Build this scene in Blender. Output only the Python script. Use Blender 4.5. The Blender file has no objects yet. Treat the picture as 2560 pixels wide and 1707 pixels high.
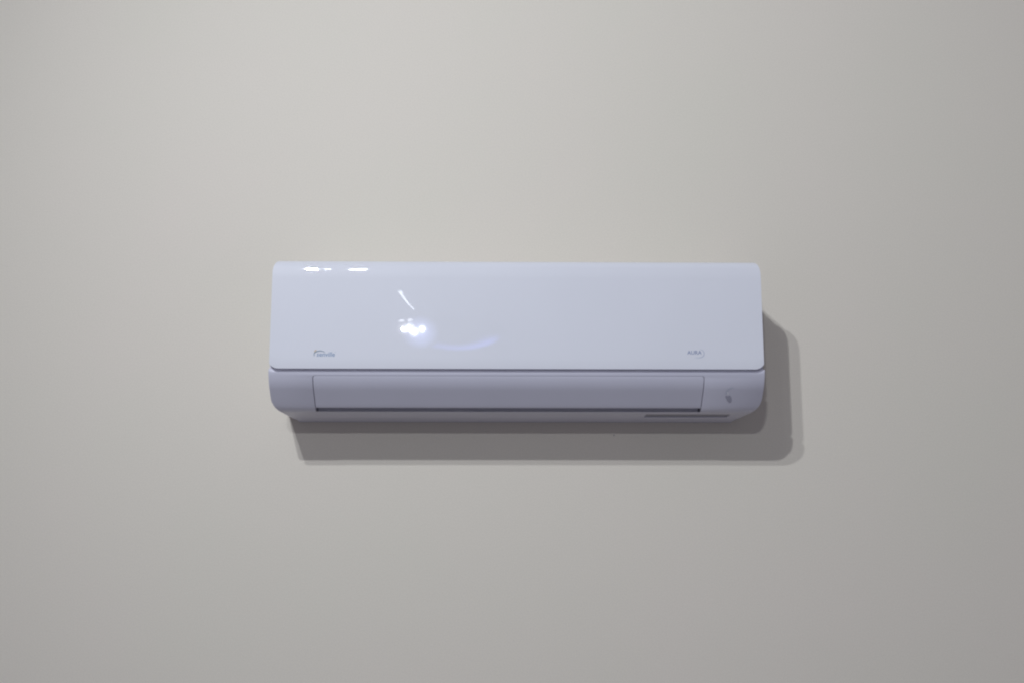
import bpy, bmesh, math, random
from math import sin, cos, pi, radians, sqrt
from mathutils import Vector, Matrix

scene = bpy.context.scene
C = scene.collection

# ------------------------------------------------------------------ camera
# wall lies in the plane y = 0, the room is at y < 0; metres
cam_data = bpy.data.cameras.new('camera')
cam_data.sensor_fit = 'HORIZONTAL'
cam_data.sensor_width = 36.0
cam_data.lens = 2717.0 / 2560.0 * 36.0
cam_data.clip_start = 0.05
cam_data.clip_end = 60.0
cam = bpy.data.objects.new('camera', cam_data)
cam.location = (-0.045, -2.60, 1.70)
cam.rotation_euler = (radians(90 + 9.7), 0.0, radians(-0.8))
C.objects.link(cam)
scene.camera = cam

# ------------------------------------------------------------------ ambient light of the room
world = bpy.data.worlds.new('World')
scene.world = world
world.use_nodes = True
bg = world.node_tree.nodes['Background']
bg.inputs['Color'].default_value = (0.905, 0.91, 1.12, 1.0)
bg.inputs['Strength'].default_value = 0.17

# ------------------------------------------------------------------ lamps (ceiling bulbs behind and left of the camera)
LIGHT_COL = (0.89, 0.95, 1.05)
def bulb(name, loc, watts, radius, aim=None):
    l = bpy.data.lights.new(name, 'SPOT' if aim else 'POINT')
    l.energy = watts
    l.color = LIGHT_COL
    l.shadow_soft_size = radius
    o = bpy.data.objects.new(name, l)
    o.location = loc
    if aim:                      # reflector bulb turned towards the wall
        l.spot_size = radians(96)
        l.spot_blend = 1.0
        o.rotation_euler = (Vector(aim) - Vector(loc)).to_track_quat('-Z', 'Y').to_euler()
    C.objects.link(o)
    return o

# pair of strong reflector bulbs throwing the two offset shadows, small ones beside them
bulb('ceiling_bulb', (-1.257, -3.05, 3.925), 133.0, 0.030, (0.70, 0, 1.95))
bulb('ceiling_bulb', (-1.050, -3.30, 3.880), 164.0, 0.032, (0.60, 0, 1.95))
bulb('ceiling_bulb', (-0.970, -3.30, 3.875), 0.4, 0.009)
bulb('ceiling_bulb', (-0.956, -3.30, 3.875), 0.3, 0.008)
bulb('ceiling_bulb', (-0.780, -3.30, 3.875), 5.0, 0.028)
bulb('ceiling_bulb', (-0.830, -3.30, 3.873), 2.0, 0.018)
# cluster further back, mirrored in the front panel
for x, z, w, r in ((-0.6260, 2.9130, 16, 0.0060), (-0.5870, 2.9210, 28, 0.0080), (-0.5590, 2.8960, 28, 0.0080),
                   (-0.5100, 2.9133, 18, 0.0060)):
    bulb('cluster_bulb', (x, -4.50, z), w, r)

# ------------------------------------------------------------------ exposure
vs = scene.view_settings
vs.view_transform = 'Standard'
vs.look = 'None'
vs.exposure = 0.0
vs.gamma = 1.0
vs.use_curve_mapping = False

# ------------------------------------------------------------------ materials
def new_mat(name):
    m = bpy.data.materials.new(name)
    m.use_nodes = True
    nt = m.node_tree
    return m, nt, nt.nodes['Principled BSDF']

def plastic(name, col, rough, coat=0.0, coat_rough=0.05, mottle=0.02, bump=0.0, bump_scale=900.0, spec=0.5):
    m, nt, b = new_mat(name)
    tc = nt.nodes.new('ShaderNodeTexCoord')
    nz = nt.nodes.new('ShaderNodeTexNoise')
    nz.inputs['Scale'].default_value = 6.0
    nz.inputs['Detail'].default_value = 5.0
    nt.links.new(tc.outputs['Object'], nz.inputs['Vector'])
    rp = nt.nodes.new('ShaderNodeValToRGB')
    rp.color_ramp.elements[0].position = 0.3
    rp.color_ramp.elements[1].position = 0.7
    rp.color_ramp.elements[0].color = tuple(c * (1 - mottle) for c in col) + (1,)
    rp.color_ramp.elements[1].color = tuple(min(1, c * (1 + mottle)) for c in col) + (1,)
    nt.links.new(nz.outputs['Fac'], rp.inputs['Fac'])
    nt.links.new(rp.outputs['Color'], b.inputs['Base Color'])
    b.inputs['Roughness'].default_value = rough
    b.inputs['Specular IOR Level'].default_value = spec
    b.inputs['Coat Weight'].default_value = coat
    b.inputs['Coat Roughness'].default_value = coat_rough
    if bump:
        n2 = nt.nodes.new('ShaderNodeTexNoise')
        n2.inputs['Scale'].default_value = bump_scale
        n2.inputs['Detail'].default_value = 2.0
        nt.links.new(tc.outputs['Object'], n2.inputs['Vector'])
        bp = nt.nodes.new('ShaderNodeBump')
        bp.inputs['Strength'].default_value = bump
        bp.inputs['Distance'].default_value = 0.0005
        nt.links.new(n2.outputs['Fac'], bp.inputs['Height'])
        nt.links.new(bp.outputs['Normal'], b.inputs['Normal'])
    return m

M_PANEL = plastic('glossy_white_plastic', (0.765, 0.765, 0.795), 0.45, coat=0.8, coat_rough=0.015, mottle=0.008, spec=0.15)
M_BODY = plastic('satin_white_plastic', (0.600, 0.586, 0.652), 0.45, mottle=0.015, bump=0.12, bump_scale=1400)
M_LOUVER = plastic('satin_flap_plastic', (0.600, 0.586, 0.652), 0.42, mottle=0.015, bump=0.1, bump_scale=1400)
M_DARK = plastic('dark_duct_plastic', (0.78, 0.77, 0.84), 0.6)
M_SLOT = plastic('slot_shade_grey', (0.26, 0.25, 0.28), 0.6)
M_INK = plastic('blue_grey_ink', (0.25, 0.34, 0.48), 0.5)
M_INK2 = plastic('pale_blue_ink', (0.25, 0.29, 0.43), 0.5)
M_INK3 = plastic('faint_grey_ink', (0.50, 0.53, 0.62), 0.5)
M_SWOOSH = plastic('slate_ink', (0.20, 0.27, 0.34), 0.5)
M_ORANGE = plastic('faded_orange_ink', (0.62, 0.50, 0.36), 0.5)
M_SMUDGE = plastic('grey_smudge', (0.36, 0.35, 0.41), 0.55, mottle=0.2)
M_SMUDGE2 = plastic('faint_smudge', (0.52, 0.53, 0.60), 0.5, mottle=0.05)
M_SPECK = plastic('dark_speck', (0.42, 0.38, 0.36), 0.8)

def wall_material():
    m, nt, b = new_mat('beige_wall_paint')
    tc = nt.nodes.new('ShaderNodeTexCoord')
    mix = nt.nodes.new('ShaderNodeMix'); mix.data_type = 'RGBA'
    big = nt.nodes.new('ShaderNodeTexNoise')
    big.inputs['Scale'].default_value = 1.7
    big.inputs['Detail'].default_value = 6.0
    big.inputs['Roughness'].default_value = 0.55
    nt.links.new(tc.outputs['Object'], big.inputs['Vector'])
    mix.inputs['A'].default_value = (0.730, 0.695, 0.572, 1)
    mix.inputs['B'].default_value = (0.776, 0.697, 0.602, 1)
    nt.links.new(big.outputs['Fac'], mix.inputs['Factor'])
    grain = nt.nodes.new('ShaderNodeTexNoise')
    grain.inputs['Scale'].default_value = 330.0
    grain.inputs['Detail'].default_value = 2.0
    nt.links.new(tc.outputs['Object'], grain.inputs['Vector'])
    gm = nt.nodes.new('ShaderNodeMapRange')
    gm.inputs['From Min'].default_value = 0.25; gm.inputs['From Max'].default_value = 0.75
    gm.inputs['To Min'].default_value = 0.955; gm.inputs['To Max'].default_value = 1.045
    nt.links.new(grain.outputs['Fac'], gm.inputs['Value'])
    mul = nt.nodes.new('ShaderNodeMix'); mul.data_type = 'RGBA'; mul.blend_type = 'MULTIPLY'
    mul.inputs['Factor'].default_value = 1.0
    nt.links.new(mix.outputs['Result'], mul.inputs['A'])
    nt.links.new(gm.outputs['Result'], mul.inputs['B'])
    nt.links.new(mul.outputs['Result'], b.inputs['Base Color'])
    b.inputs['Roughness'].default_value = 0.62
    b.inputs['Specular IOR Level'].default_value = 0.3
    fine = nt.nodes.new('ShaderNodeTexNoise')
    fine.inputs['Scale'].default_value = 260.0
    fine.inputs['Detail'].default_value = 3.0
    nt.links.new(tc.outputs['Object'], fine.inputs['Vector'])
    soft = nt.nodes.new('ShaderNodeTexNoise')
    soft.inputs['Scale'].default_value = 9.0
    soft.inputs['Detail'].default_value = 4.0
    nt.links.new(tc.outputs['Object'], soft.inputs['Vector'])
    b1 = nt.nodes.new('ShaderNodeBump')
    b1.inputs['Strength'].default_value = 0.20
    b1.inputs['Distance'].default_value = 0.0008
    nt.links.new(fine.outputs['Fac'], b1.inputs['Height'])
    b2 = nt.nodes.new('ShaderNodeBump')
    b2.inputs['Strength'].default_value = 0.25
    b2.inputs['Distance'].default_value = 0.002
    nt.links.new(soft.outputs['Fac'], b2.inputs['Height'])
    nt.links.new(b1.outputs['Normal'], b2.inputs['Normal'])
    nt.links.new(b2.outputs['Normal'], b.inputs['Normal'])
    return m
M_WALL = wall_material()

# ------------------------------------------------------------------ helpers
def obj(name, verts, faces, mat, parent=None, smooth=True):
    me = bpy.data.meshes.new(name)
    me.from_pydata([tuple(v) for v in verts], [], faces)
    bm = bmesh.new(); bm.from_mesh(me)
    bmesh.ops.recalc_face_normals(bm, faces=bm.faces)
    bm.to_mesh(me); bm.free()
    me.materials.append(mat)
    if smooth:
        for p in me.polygons: p.use_smooth = True
    o = bpy.data.objects.new(name, me)
    C.objects.link(o)
    if parent: o.parent = parent
    return o

def prism_x(pts, x0, x1):
    """closed (d, z) outline swept along x"""
    n = len(pts)
    v = [(x0, -d, z) for d, z in pts] + [(x1, -d, z) for d, z in pts]
    f = [(i, (i + 1) % n, n + (i + 1) % n, n + i) for i in range(n)]
    f += [tuple(range(n)), tuple(range(2 * n - 1, n - 1, -1))]
    return v, f

def prism_y(pts, d0, d1):
    """closed (x, z) outline swept along the depth"""
    n = len(pts)
    v = [(x, -d0, z) for x, z in pts] + [(x, -d1, z) for x, z in pts]
    f = [(i, (i + 1) % n, n + (i + 1) % n, n + i) for i in range(n)]
    f += [tuple(range(n)), tuple(range(2 * n - 1, n - 1, -1))]
    return v, f

def arc(cx, cz, r, a0, a1, n):
    return [(cx + r * cos(radians(a0 + (a1 - a0) * i / n)), cz + r * sin(radians(a0 + (a1 - a0) * i / n))) for i in range(n + 1)]

def bake(o):
    """apply an object's modifiers"""
    dg = bpy.context.evaluated_depsgraph_get()
    me = bpy.data.meshes.new_from_object(o.evaluated_get(dg))
    o.modifiers.clear()
    old = o.data; o.data = me
    me.name = o.name
    bpy.data.meshes.remove(old)

def smooth_by_angle(o, deg=35):
    me = o.data
    bm = bmesh.new(); bm.from_mesh(me)
    for f in bm.faces: f.smooth = True
    for e in bm.edges:
        e.smooth = not (len(e.link_faces) == 2 and e.calc_face_angle(0) > radians(deg))
    bm.to_mesh(me); bm.free()

def bevel(o, w, seg=3, ang=35):
    b = o.modifiers.new('bevel', 'BEVEL')
    b.width = w; b.segments = seg; b.limit_method = 'ANGLE'; b.angle_limit = radians(ang)
    b.harden_normals = False

# ------------------------------------------------------------------ the wall
v, f = [], []
def box(x0, x1, y0, y1, z0, z1):
    v = [(x, y, z) for x in (x0, x1) for y in (y0, y1) for z in (z0, z1)]
    f = [(0, 1, 3, 2), (4, 6, 7, 5), (0, 4, 5, 1), (2, 3, 7, 6), (0, 2, 6, 4), (1, 5, 7, 3)]
    return v, f
wall = obj('wall', *box(-4.0, 4.0, 0.0, 0.12, 0.0, 3.7), M_WALL, smooth=False)
wall['kind'] = 'structure'
# tiny dark speck on the paint just under the unit
sp = [(0.2356 + 0.0016 * (1 + 0.25 * sin(3 * a)) * cos(a), 1.9181 + 0.0024 * (1 + .2 * cos(2 * a)) * sin(a)) for a in [2 * pi * i / 12 for i in range(12)]]
obj('paint_speck', *prism_y(sp, -0.0004, 0.0006), M_SPECK, wall, smooth=False)

# ------------------------------------------------------------------ air conditioner
HW = 0.5475                 # half width
DF = 0.226                  # depth from wall
ac = bpy.data.objects.new('air_conditioner', None)
ac['label'] = 'white wall-mounted split air conditioner with glossy front panel and closed flap'
ac['category'] = 'air conditioner'
ac.location = (0, 0, 1.9485)
C.objects.link(ac)
ac_inv = Matrix.Translation((0, 0, -1.9485))
def own(o, parent=ac):
    """parent keeping world coordinates of the mesh"""
    if parent is ac:
        o.data.transform(ac_inv)
    else:
        o.data.transform(ac_inv)
    o.parent = parent
    return o

# lower outline, front to back: rounded shoulder, slanted face, lip, underside
LOWER = []
d, z = 0.2262, 2.0375
for k in range(15):                         # long round from nearly upright to slanted
    LOWER.append((d, z))
    a = radians(11 + 32 * (k + 0.5) / 14)
    d -= sin(a) * 0.003; z -= cos(a) * 0.003
d, z = LOWER[-1]
LOWER += [(d + (0.1757 - d) * t, z + (1.9670 - z) * t) for t in (0.2, 0.4, 0.6, 0.8, 1.0)]
LOWER += [(0.1722, 1.9640), (0.1685, 1.9610), (0.1640, 1.9585), (0.1585, 1.9567), (0.1520, 1.9556)]
UNDER = [(0.10, 1.9535), (0.05, 1.9512), (0.012, 1.9492), (0.0006, 1.9487)]
def face_depth(z):
    for (d0, z0), (d1, z1) in zip(LOWER, LOWER[1:]):
        if z1 <= z <= z0:
            return d1 + (d0 - d1) * (z - z1) / (z0 - z1)
    return LOWER[0][0] if z > LOWER[0][1] else LOWER[-1][0]

body_pts = [(0.226, 2.086)] + LOWER + UNDER + [(0.0006, 2.284), (0.1905, 2.284)] + \
           [(0.1905 + x, 2.262 + y) for x, y in arc(0, 0, 0.022, 80, 10, 5)] + [(0.2130, 2.258), (0.2130, 2.086)]
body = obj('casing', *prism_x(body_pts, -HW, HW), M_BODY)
# recess for the front panel, with the rounded ears left at the lower corners
CXP, CZP, RP, R2 = HW - 0.021, 2.0690, 0.0240, 0.0318
za = CZP - R2 * sin(radians(43.7))
cutP = [(-HW - 0.02, 2.40), (-HW - 0.02, za)]
cutP += arc(-CXP, CZP, R2, 223.7, 270, 10) + arc(CXP, CZP, R2, 270, 316.3, 10)
cutP += [(HW + 0.02, za), (HW + 0.02, 2.40)]
c1 = obj('cut_a', *prism_y(cutP, 0.2136, 0.30), M_BODY)
# flap opening
X0, X1, Z0, Z1 = -0.4515, 0.4145, 1.9572, 2.0299
op = [(X0, Z0), (X1, Z0)] + arc(X1 - 0.006, Z1 - 0.006, 0.006, 0, 90, 5) + arc(X0 + 0.006, Z1 - 0.006, 0.006, 90, 180, 5)
c2 = obj('cut_b', *prism_y(op, 0.135, 0.30), M_BODY)
# narrow slot in the underside
c3 = obj('cut_c', *box(0.296, 0.489, -0.132, -0.084, 1.90, 1.9620), M_BODY)
# rounded lower corners
cutters = [c1, c2, c3]
RC = 0.031
for sg in (-1, 1):
    pts = [(HW + 0.02, 1.9840), (HW, 1.9840)] + [(HW - RC + x, 1.9840 + z) for x, z in arc(0, 0, RC, -6, -90, 14)] + [(HW - RC, 1.93), (HW + 0.02, 1.93)]
    cutters.append(obj('cut_d', *prism_y([(sg * x, z) for x, z in pts], -0.02, 0.30), M_BODY))
for sg in (-1, 1):
    pts = [(HW + 0.02, 2.2480), (HW, 2.2480), (HW - 0.020, 2.3000), (HW + 0.02, 2.3000)]
    cutters.append(obj('cut_f', *prism_y([(sg * x, z) for x, z in pts], -0.02, 0.30), M_BODY))
for i, c in enumerate(cutters):
    b = body.modifiers.new('cut%d' % i, 'BOOLEAN')
    b.operation = 'DIFFERENCE'; b.solver = 'EXACT'; b.object = c
bake(body)
for c in cutters:
    bpy.data.objects.remove(c)
bevel(body, 0.0013, 2, 32)
bake(body)
smooth_by_angle(body, 40)
own(body)

# sheet over columns in x; profile gives (d, z) and its normal for an arc length s
def sheet(name, cols, lo, hi, prof, thick, rows, mat, parent, bev=0.0015, inset=0.0, narrow=None):
    vf, vb = [], []
    nrow = len(rows)
    for x in cols:
        a, b = lo(x), hi(x)
        for t in rows:
            d, z, nd, nz = prof(a + (b - a) * t)
            xx = x * narrow(a + (b - a) * t) if narrow else x
            vf.append((xx, -(d - inset * nd), z - inset * nz))
            vb.append((xx, -(d - (inset + thick) * nd), z - (inset + thick) * nz))
    n = len(vf); v = vf + vb; f = []
    nc = len(cols)
    idx = lambda i, j: i * nrow + j
    for i in range(nc - 1):
        for j in range(nrow - 1):
            f.append((idx(i, j), idx(i + 1, j), idx(i + 1, j + 1), idx(i, j + 1)))
            f.append(tuple(n + k for k in (idx(i, j), idx(i, j + 1), idx(i + 1, j + 1), idx(i + 1, j))))
        for j in (0, nrow - 1):
            f.append((idx(i, j), idx(i + 1, j), n + idx(i + 1, j), n + idx(i, j)))
    for j in range(nrow - 1):
        for i in (0, nc - 1):
            f.append((idx(i, j), idx(i, j + 1), n + idx(i, j + 1), n + idx(i, j)))
    o = obj(name, v, f, mat)
    if bev:
        bevel(o, bev, 3, 40)
        bake(o)
    smooth_by_angle(o, 40)
    own(o, parent)
    return o

# front panel profile: flat, a barely tilted band near the top, then the round top
segs = []       # (arc length, normal elevation in degrees at its end)
PB = 2.0450
segs = [(2.2480 - PB, 0.0), (0.0140, 6.1), (0.0115, 7.9), (0.0300, 90.0), (0.080, 90.0)]
prof_tab = []
s = 0.0; d = DF; z = PB; ang = 0.0
for ln, a1 in segs:
    n = 60
    a0 = ang
    for i in range(n):
        am = radians(a0 + (a1 - a0) * (i + 0.5) / n)
        prof_tab.append((s, d, z, cos(radians(a0 + (a1 - a0) * i / n)), sin(radians(a0 + (a1 - a0) * i / n))))
        s += ln / n
        z += cos(am) * ln / n
        d -= sin(am) * ln / n
    ang = a1
prof_tab.append((s, d, z, 0.0, 1.0))
S_END = s
S_MARKS = []
acc = 0
for ln, _ in segs:
    S_MARKS.append((acc, acc + ln)); acc += ln
def panel_prof(s):
    s = max(0, min(S_END, s))
    lo_, hi_ = 0, len(prof_tab) - 1
    while hi_ - lo_ > 1:
        m = (lo_ + hi_) // 2
        if prof_tab[m][0] <= s: lo_ = m
        else: hi_ = m
    a, b = prof_tab[lo_], prof_tab[hi_]
    t = (s - a[0]) / (b[0] - a[0])
    return tuple(a[k] + (b[k] - a[k]) * t for k in (1, 2, 3, 4))
PW = HW - 0.0006
EW = PW - CXP               # width of the rounded corner zone
def panel_lo(x):
    e = abs(x) - CXP
    return RP - sqrt(max(0, RP * RP - e * e)) if e > 0 else 0.0
cols = [-CXP - EW * cos(radians(90 * i / 12)) for i in range(13)]
cols += [-CXP + 2 * CXP * i / 12 for i in range(1, 12)]
cols += [-c for c in cols[12::-1]]
rows_s = [S_MARKS[0][1] * (0.12 + 0.88 * i / 6) for i in range(7)]
rows_s += [S_MARKS[1][0] + (S_MARKS[1][1] - S_MARKS[1][0]) * i / 8 for i in range(1, 9)]
rows_s += [S_MARKS[2][0] + (S_MARKS[2][1] - S_MARKS[2][0]) * i / 8 for i in range(1, 9)]
rows_s += [S_MARKS[3][0] + (S_MARKS[3][1] - S_MARKS[3][0]) * i / 16 for i in range(1, 17)]
rows_s += [S_MARKS[4][1]]
rows = [0.0] + [r / S_END for r in rows_s]
def panel_narrow(s):
    t = (s - S_MARKS[2][0]) / (S_MARKS[3][1] - S_MARKS[2][0])
    t = max(0.0, min(1.0, t))
    return 1 - 0.016 * t ** 1.8 / PW
panel = sheet('front_panel', cols, panel_lo, lambda x: S_END, panel_prof, 0.0110, rows, M_PANEL, ac, bev=0.0024, narrow=panel_narrow)

# flap (louver) closing the outlet
LX0, LX1, LZ0, LZ1, LR = X0 + 0.0017, X1 - 0.0017, 1.9642, Z1 - 0.0007, 0.0055
def flap_prof(z):
    d = face_depth(z)
    e = 0.0015
    dd = (face_depth(z + e) - face_depth(z - e)) / (2 * e)      # slope of depth with height
    l = sqrt(1 + dd * dd)
    return d, z, 1 / l, -dd / l
def flap_hi(x):
    e = max(x - (LX1 - LR), (LX0 + LR) - x)
    return LZ1 - (LR - sqrt(max(0, LR * LR - e * e)) if e > 0 else 0)
cols = [LX0 + LR * (1 - cos(radians(90 * i / 8))) for i in range(9)]
cols += [LX0 + LR + (LX1 - LX0 - 2 * LR) * i / 8 for i in range(1, 8)]
cols += [LX1 - LR * (1 - cos(radians(90 * i / 8))) for i in range(8, -1, -1)]
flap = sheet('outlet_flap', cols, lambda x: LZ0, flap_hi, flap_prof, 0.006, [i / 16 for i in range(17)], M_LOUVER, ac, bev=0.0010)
# dark duct behind the flap
duct = obj('outlet_duct', *box(X0 + 0.004, X1 - 0.004, -0.150, -0.1355, 1.9590, 2.026), M_DARK, smooth=False)
own(duct)
# dark sheet filling the underside slot, stands in for the shade inside
sl = obj('slot_shade', *box(0.2972, 0.4878, -0.1310, -0.0850, 1.9549, 1.9612), M_SLOT, smooth=False)
own(sl)

# ------------------------------------------------------------------ printed marks on the panel
def text_mesh(name, body_txt, x, z, height, width, mat, parent, shear=0.0, off=0.0, lift=0.0003):
    cu = bpy.data.curves.new(name, 'FONT')
    cu.body = body_txt; cu.size = 1.0; cu.shear = shear; cu.offset = off
    cu.extrude = 0.0; cu.resolution_u = 3
    t = bpy.data.objects.new(name, cu); C.objects.link(t)
    bpy.context.view_layer.update()
    dg = bpy.context.evaluated_depsgraph_get()
    me = bpy.data.meshes.new_from_object(t.evaluated_get(dg))
    bpy.data.objects.remove(t)
    xs = [q.co.x for q in me.vertices]; ys = [q.co.y for q in me.vertices]
    x0, x1, y0, y1 = min(xs), max(xs), min(ys), max(ys)
    for q in me.vertices:
        q.co = Vector((x + (q.co.x - x0) / (x1 - x0) * width, -DF - lift, z + (q.co.y - y0) / (y1 - y0) * height))
    me.materials.clear(); me.materials.append(mat)
    o = bpy.data.objects.new(name, me); C.objects.link(o)
    own(o, parent)
    return o

def ribbon(name, pts, widths, mat, parent, lift=0.0004):
    """flat printed stroke through (x, z) points"""
    v, f = [], []
    for i, (x, z) in enumerate(pts):
        a = pts[max(0, i - 1)]; b = pts[min(len(pts) - 1, i + 1)]
        tx, tz = b[0] - a[0], b[1] - a[1]; l = math.hypot(tx, tz)
        nx, nz = -tz / l, tx / l
        w = widths[i] / 2
        v += [(x + nx * w, -DF - lift, z + nz * w), (x - nx * w, -DF - lift, z - nz * w)]
    f = [(2 * i, 2 * i + 1, 2 * i + 3, 2 * i + 2) for i in range(len(pts) - 1)]
    o = obj(name, v, f, mat, smooth=False)
    own(o, parent)
    return o

def spline(P, n=6):
    out = []
    for i in range(len(P) - 1):
        p0 = P[max(0, i - 1)]; p1 = P[i]; p2 = P[i + 1]; p3 = P[min(len(P) - 1, i + 2)]
        for k in range(n):
            t = k / n
            out.append(tuple(0.5 * ((2 * p1[j]) + (-p0[j] + p2[j]) * t + (2 * p0[j] - 5 * p1[j] + 4 * p2[j] - p3[j]) * t * t + (-p0[j] + 3 * p1[j] - 3 * p2[j] + p3[j]) * t ** 3) for j in (0, 1)))
    out.append(P[-1])
    return out

text_mesh('maker_lettering', 'senville', -0.4428, 2.0714, 0.0100, 0.0400, M_INK, panel, shear=0.12, off=0.012)
P = spline([(-0.4480, 2.0722), (-0.4487, 2.0765), (-0.4466, 2.0803), (-0.4420, 2.0828), (-0.4350, 2.0839), (-0.4285, 2.0826), (-0.4245, 2.0800)])
N = len(P)
ribbon('maker_swoosh', P, [0.0006 + 0.0016 * sin(pi * min(1, (i + 3) / (N + 2))) for i in range(N)], M_SWOOSH, panel)
P = spline([(-0.4482, 2.0812), (-0.4462, 2.0842), (-0.4430, 2.0858)])
ribbon('maker_sun', P, [0.0032 * sin(pi * (i + 2) / (len(P) + 3)) for i in range(len(P))], M_ORANGE, panel, 0.0003)
text_mesh('trademark_sign', 'o', -0.4024, 2.0806, 0.0016, 0.0016, M_INK, panel)
text_mesh('series_lettering', 'AURA', 0.3768, 2.0778, 0.0086, 0.0320, M_INK2, panel, off=0.012)
P = spline([(0.4040, 2.0892), (0.4092, 2.0880), (0.4128, 2.0844), (0.4143, 2.0800), (0.4130, 2.0752), (0.4085, 2.0716), (0.4010, 2.0704), (0.393, 2.0707)])
ribbon('series_arc', P, [0.0003 + 0.0016 * sin(pi * (i + .5) / len(P)) for i in range(len(P))], M_INK3, panel)

# ------------------------------------------------------------------ worn mark on the right of the lower face
def on_face(x, z, lift=0.0004):
    d, zz, nd, nz = flap_prof(z)
    return (x, -(d + lift * nd), z + lift * nz)
def blot(name, pts, mat, parent, lift):
    cx = sum(p[0] for p in pts) / len(pts); cz = sum(p[1] for p in pts) / len(pts)
    v = [on_face(cx, cz, lift)] + [on_face(x, z, lift) for x, z in pts]
    n = len(pts)
    o = obj(name, v, [(0, 1 + i, 1 + (i + 1) % n) for i in range(n)], mat, smooth=False)
    own(o, parent)
    return o
mk = blot('worn_mark', [(0.4640, 1.9880), (0.4665, 1.9850), (0.4705, 1.9790), (0.4760, 1.9755), (0.4795, 1.9770), (0.4798, 1.9830), (0.4775, 1.9880), (0.4735, 1.9905), (0.4700, 1.9885), (0.4668, 1.9905)], M_SMUDGE, body, 0.0005)
P = spline([(0.4635, 1.9935), (0.4645, 1.9985), (0.4680, 2.0030), (0.4740, 2.0062), (0.4800, 2.0066)], 4)
P2 = [(x + 0.0018, z - 0.0022) for x, z in P]
v = [on_face(x, z) for x, z in P] + [on_face(x, z) for x, z in P2]
n = len(P)
own(obj('worn_arc', v, [(i, i + 1, n + i + 1, n + i) for i in range(n - 1)], M_SMUDGE2, smooth=False), body)
blot('worn_fleck', [(0.4670, 1.9975), (0.4688, 1.9928), (0.4710, 1.9905), (0.4712, 1.9940), (0.4690, 1.9985)], M_PANEL, body, 0.0006)

# ------------------------------------------------------------------ lamp behind the camera, mirrored in the panel
def glow(name, col, strength):
    m, nt, b = new_mat(name)
    b.inputs['Base Color'].default_value = (0, 0, 0, 1)
    b.inputs['Specular IOR Level'].default_value = 0.0
    b.inputs['Emission Color'].default_value = col + (1,)
    b.inputs['Emission Strength'].default_value = strength
    return m
def tube(name, pts, radii, mat, n=10):
    v, f = [], []
    for i, p in enumerate(pts):
        a = Vector(pts[max(0, i - 1)]); b = Vector(pts[min(len(pts) - 1, i + 1)])
        t = (b - a).normalized()
        u = t.cross(Vector((0, 1, 0))).normalized(); w = t.cross(u)
        for k in range(n):
            q = Vector(p) + (u * cos(2 * pi * k / n) + w * sin(2 * pi * k / n)) * radii[i]
            v.append(tuple(q))
    for i in range(len(pts) - 1):
        for k in range(n):
            f.append((i * n + k, i * n + (k + 1) % n, (i + 1) * n + (k + 1) % n, (i + 1) * n + k))
    f += [tuple(range(n)), tuple(range((len(pts) - 1) * n, len(pts) * n))]
    return obj(name, v, f, mat)
lamp = bpy.data.objects.new('pendant_lamp', None)
lamp['label'] = 'bluish glass lamp seen as a glowing mirror image in the glossy front panel'
lamp['category'] = 'lamp'
C.objects.link(lamp)
# shallow glass bowl, the light on its lower rim painted as emission
m, nt, b = new_mat('bowl_rim_glow')
def node(kind, **kw):
    n = nt.nodes.new(kind)
    for k, val in kw.items(): setattr(n, k, val)
    return n
def ramp(src, f0, f1, t0=0.0, t1=1.0):
    n = node('ShaderNodeMapRange', interpolation_type='SMOOTHSTEP')
    for k, val in zip(('From Min', 'From Max', 'To Min', 'To Max'), (f0, f1, t0, t1)): n.inputs[k].default_value = val
    nt.links.new(src, n.inputs['Value'])
    return n.outputs['Result']
def times(a, c):
    n = node('ShaderNodeMath', operation='MULTIPLY')
    nt.links.new(a, n.inputs[0])
    if isinstance(c, float): n.inputs[1].default_value = c
    else: nt.links.new(c, n.inputs[1])
    return n.outputs['Value']
BW, BH = 0.255, 0.095
tc = node('ShaderNodeTexCoord'); mp = node('ShaderNodeMapping'); mp.inputs['Scale'].default_value = (1 / BW, 0.0, 1 / BH)
nt.links.new(tc.outputs['Object'], mp.inputs['Vector'])
ln = node('ShaderNodeVectorMath', operation='LENGTH'); nt.links.new(mp.outputs['Vector'], ln.inputs[0])
sx = node('ShaderNodeSeparateXYZ'); nt.links.new(mp.outputs['Vector'], sx.inputs[0])
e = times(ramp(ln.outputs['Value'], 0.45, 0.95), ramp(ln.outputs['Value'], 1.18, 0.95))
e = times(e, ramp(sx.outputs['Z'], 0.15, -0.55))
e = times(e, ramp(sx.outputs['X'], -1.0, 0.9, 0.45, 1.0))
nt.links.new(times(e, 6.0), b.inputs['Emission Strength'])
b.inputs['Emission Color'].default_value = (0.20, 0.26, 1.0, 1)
b.inputs['Base Color'].default_value = (0, 0, 0, 1)
b.inputs['Specular IOR Level'].default_value = 0.0
v, f = [], []
for i in range(13):
    r = 1.22 * i / 12
    for k in range(36):
        a = 2 * pi * k / 36
        v.append((BW * r * cos(a), 0.06 * r * r, BH * r * sin(a)))
for i in range(12):
    for k in range(36):
        f.append((i * 36 + k, i * 36 + (k + 1) % 36, (i + 1) * 36 + (k + 1) % 36, (i + 1) * 36 + k))
bowl = obj('glass_bowl', v, f, m)
bowl.location = (-0.300, -4.72, 2.908)
bowl.parent = lamp
P = spline([(-0.6519, 3.1529), (-0.6262, 3.1096), (-0.5956, 3.0715), (-0.5602, 3.0335)], 6)  # added glowing rod, its emission stands in for light caught on an arm
n = len(P)
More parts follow.
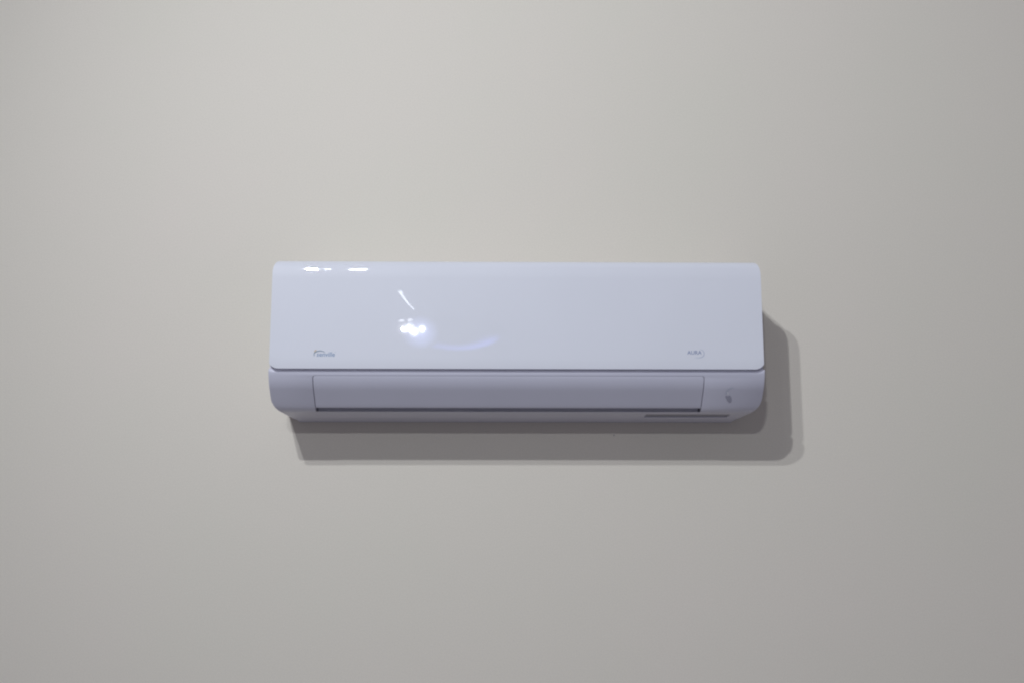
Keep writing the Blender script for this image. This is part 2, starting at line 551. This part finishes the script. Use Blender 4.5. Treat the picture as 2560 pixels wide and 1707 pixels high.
rod = tube('glow_rod', [(x, -4.50, z) for x, z in P], [(0.0120 if i < 3 else 0.0085 * (1 - 0.8 * i / n)) for i in range(n)], glow('rod_glow', (0.85, 0.9, 1.0), 16.0))
rod.parent = lamp
# added glow disc, paints a bluish halo behind the bulbs, brightest in the middle
m, nt, b = new_mat('bulb_halo_glow')
tc = nt.nodes.new('ShaderNodeTexCoord'); gr = nt.nodes.new('ShaderNodeTexGradient'); gr.gradient_type = 'SPHERICAL'
mp = nt.nodes.new('ShaderNodeMapping'); mp.inputs['Scale'].default_value = (1 / 0.125, 1 / 0.125, 1 / 0.125)
nt.links.new(tc.outputs['Object'], mp.inputs['Vector']); nt.links.new(mp.outputs['Vector'], gr.inputs['Vector'])
ml = nt.nodes.new('ShaderNodeMath'); ml.operation = 'MULTIPLY'; ml.inputs[1].default_value = 9.0
nt.links.new(gr.outputs['Fac'], ml.inputs[0]); nt.links.new(ml.outputs['Value'], b.inputs['Emission Strength'])
b.inputs['Emission Color'].default_value = (0.42, 0.50, 1.0, 1)
b.inputs['Base Color'].default_value = (0, 0, 0, 1)
b.inputs['Specular IOR Level'].default_value = 0.0
v, f = [], []
for i in range(9):
    r = 0.13 * i / 8
    for k in range(24):
        a = 2 * pi * k / 24
        v.append((r * cos(a), 0.05 * (r / 0.13) ** 2, 0.8 * r * sin(a)))
for i in range(8):
    for k in range(24):
        f.append((i * 24 + k, i * 24 + (k + 1) % 24, (i + 1) * 24 + (k + 1) % 24, (i + 1) * 24 + k))
sh = obj('bulb_halo', v, f, m)
sh.location = (-0.525, -4.60, 2.900)
sh.parent = lamp
for x, z in ((-0.6400, 2.9640), (-0.5880, 2.9690)):
    b = tube('small_bulb', [(x - 0.016, -4.5, z), (x - 0.008, -4.5, z), (x, -4.5, z), (x + 0.008, -4.5, z + 0.002), (x + 0.016, -4.5, z + 0.003)], [0.002, 0.006, 0.008, 0.006, 0.002], glow('dim_bulb_glass', (0.85, 0.9, 1.0), 14.0))
    b.parent = lamp

scene.render.engine = 'CYCLES'
scene.cycles.filter_width = 2.1      # the photograph is a soft phone picture
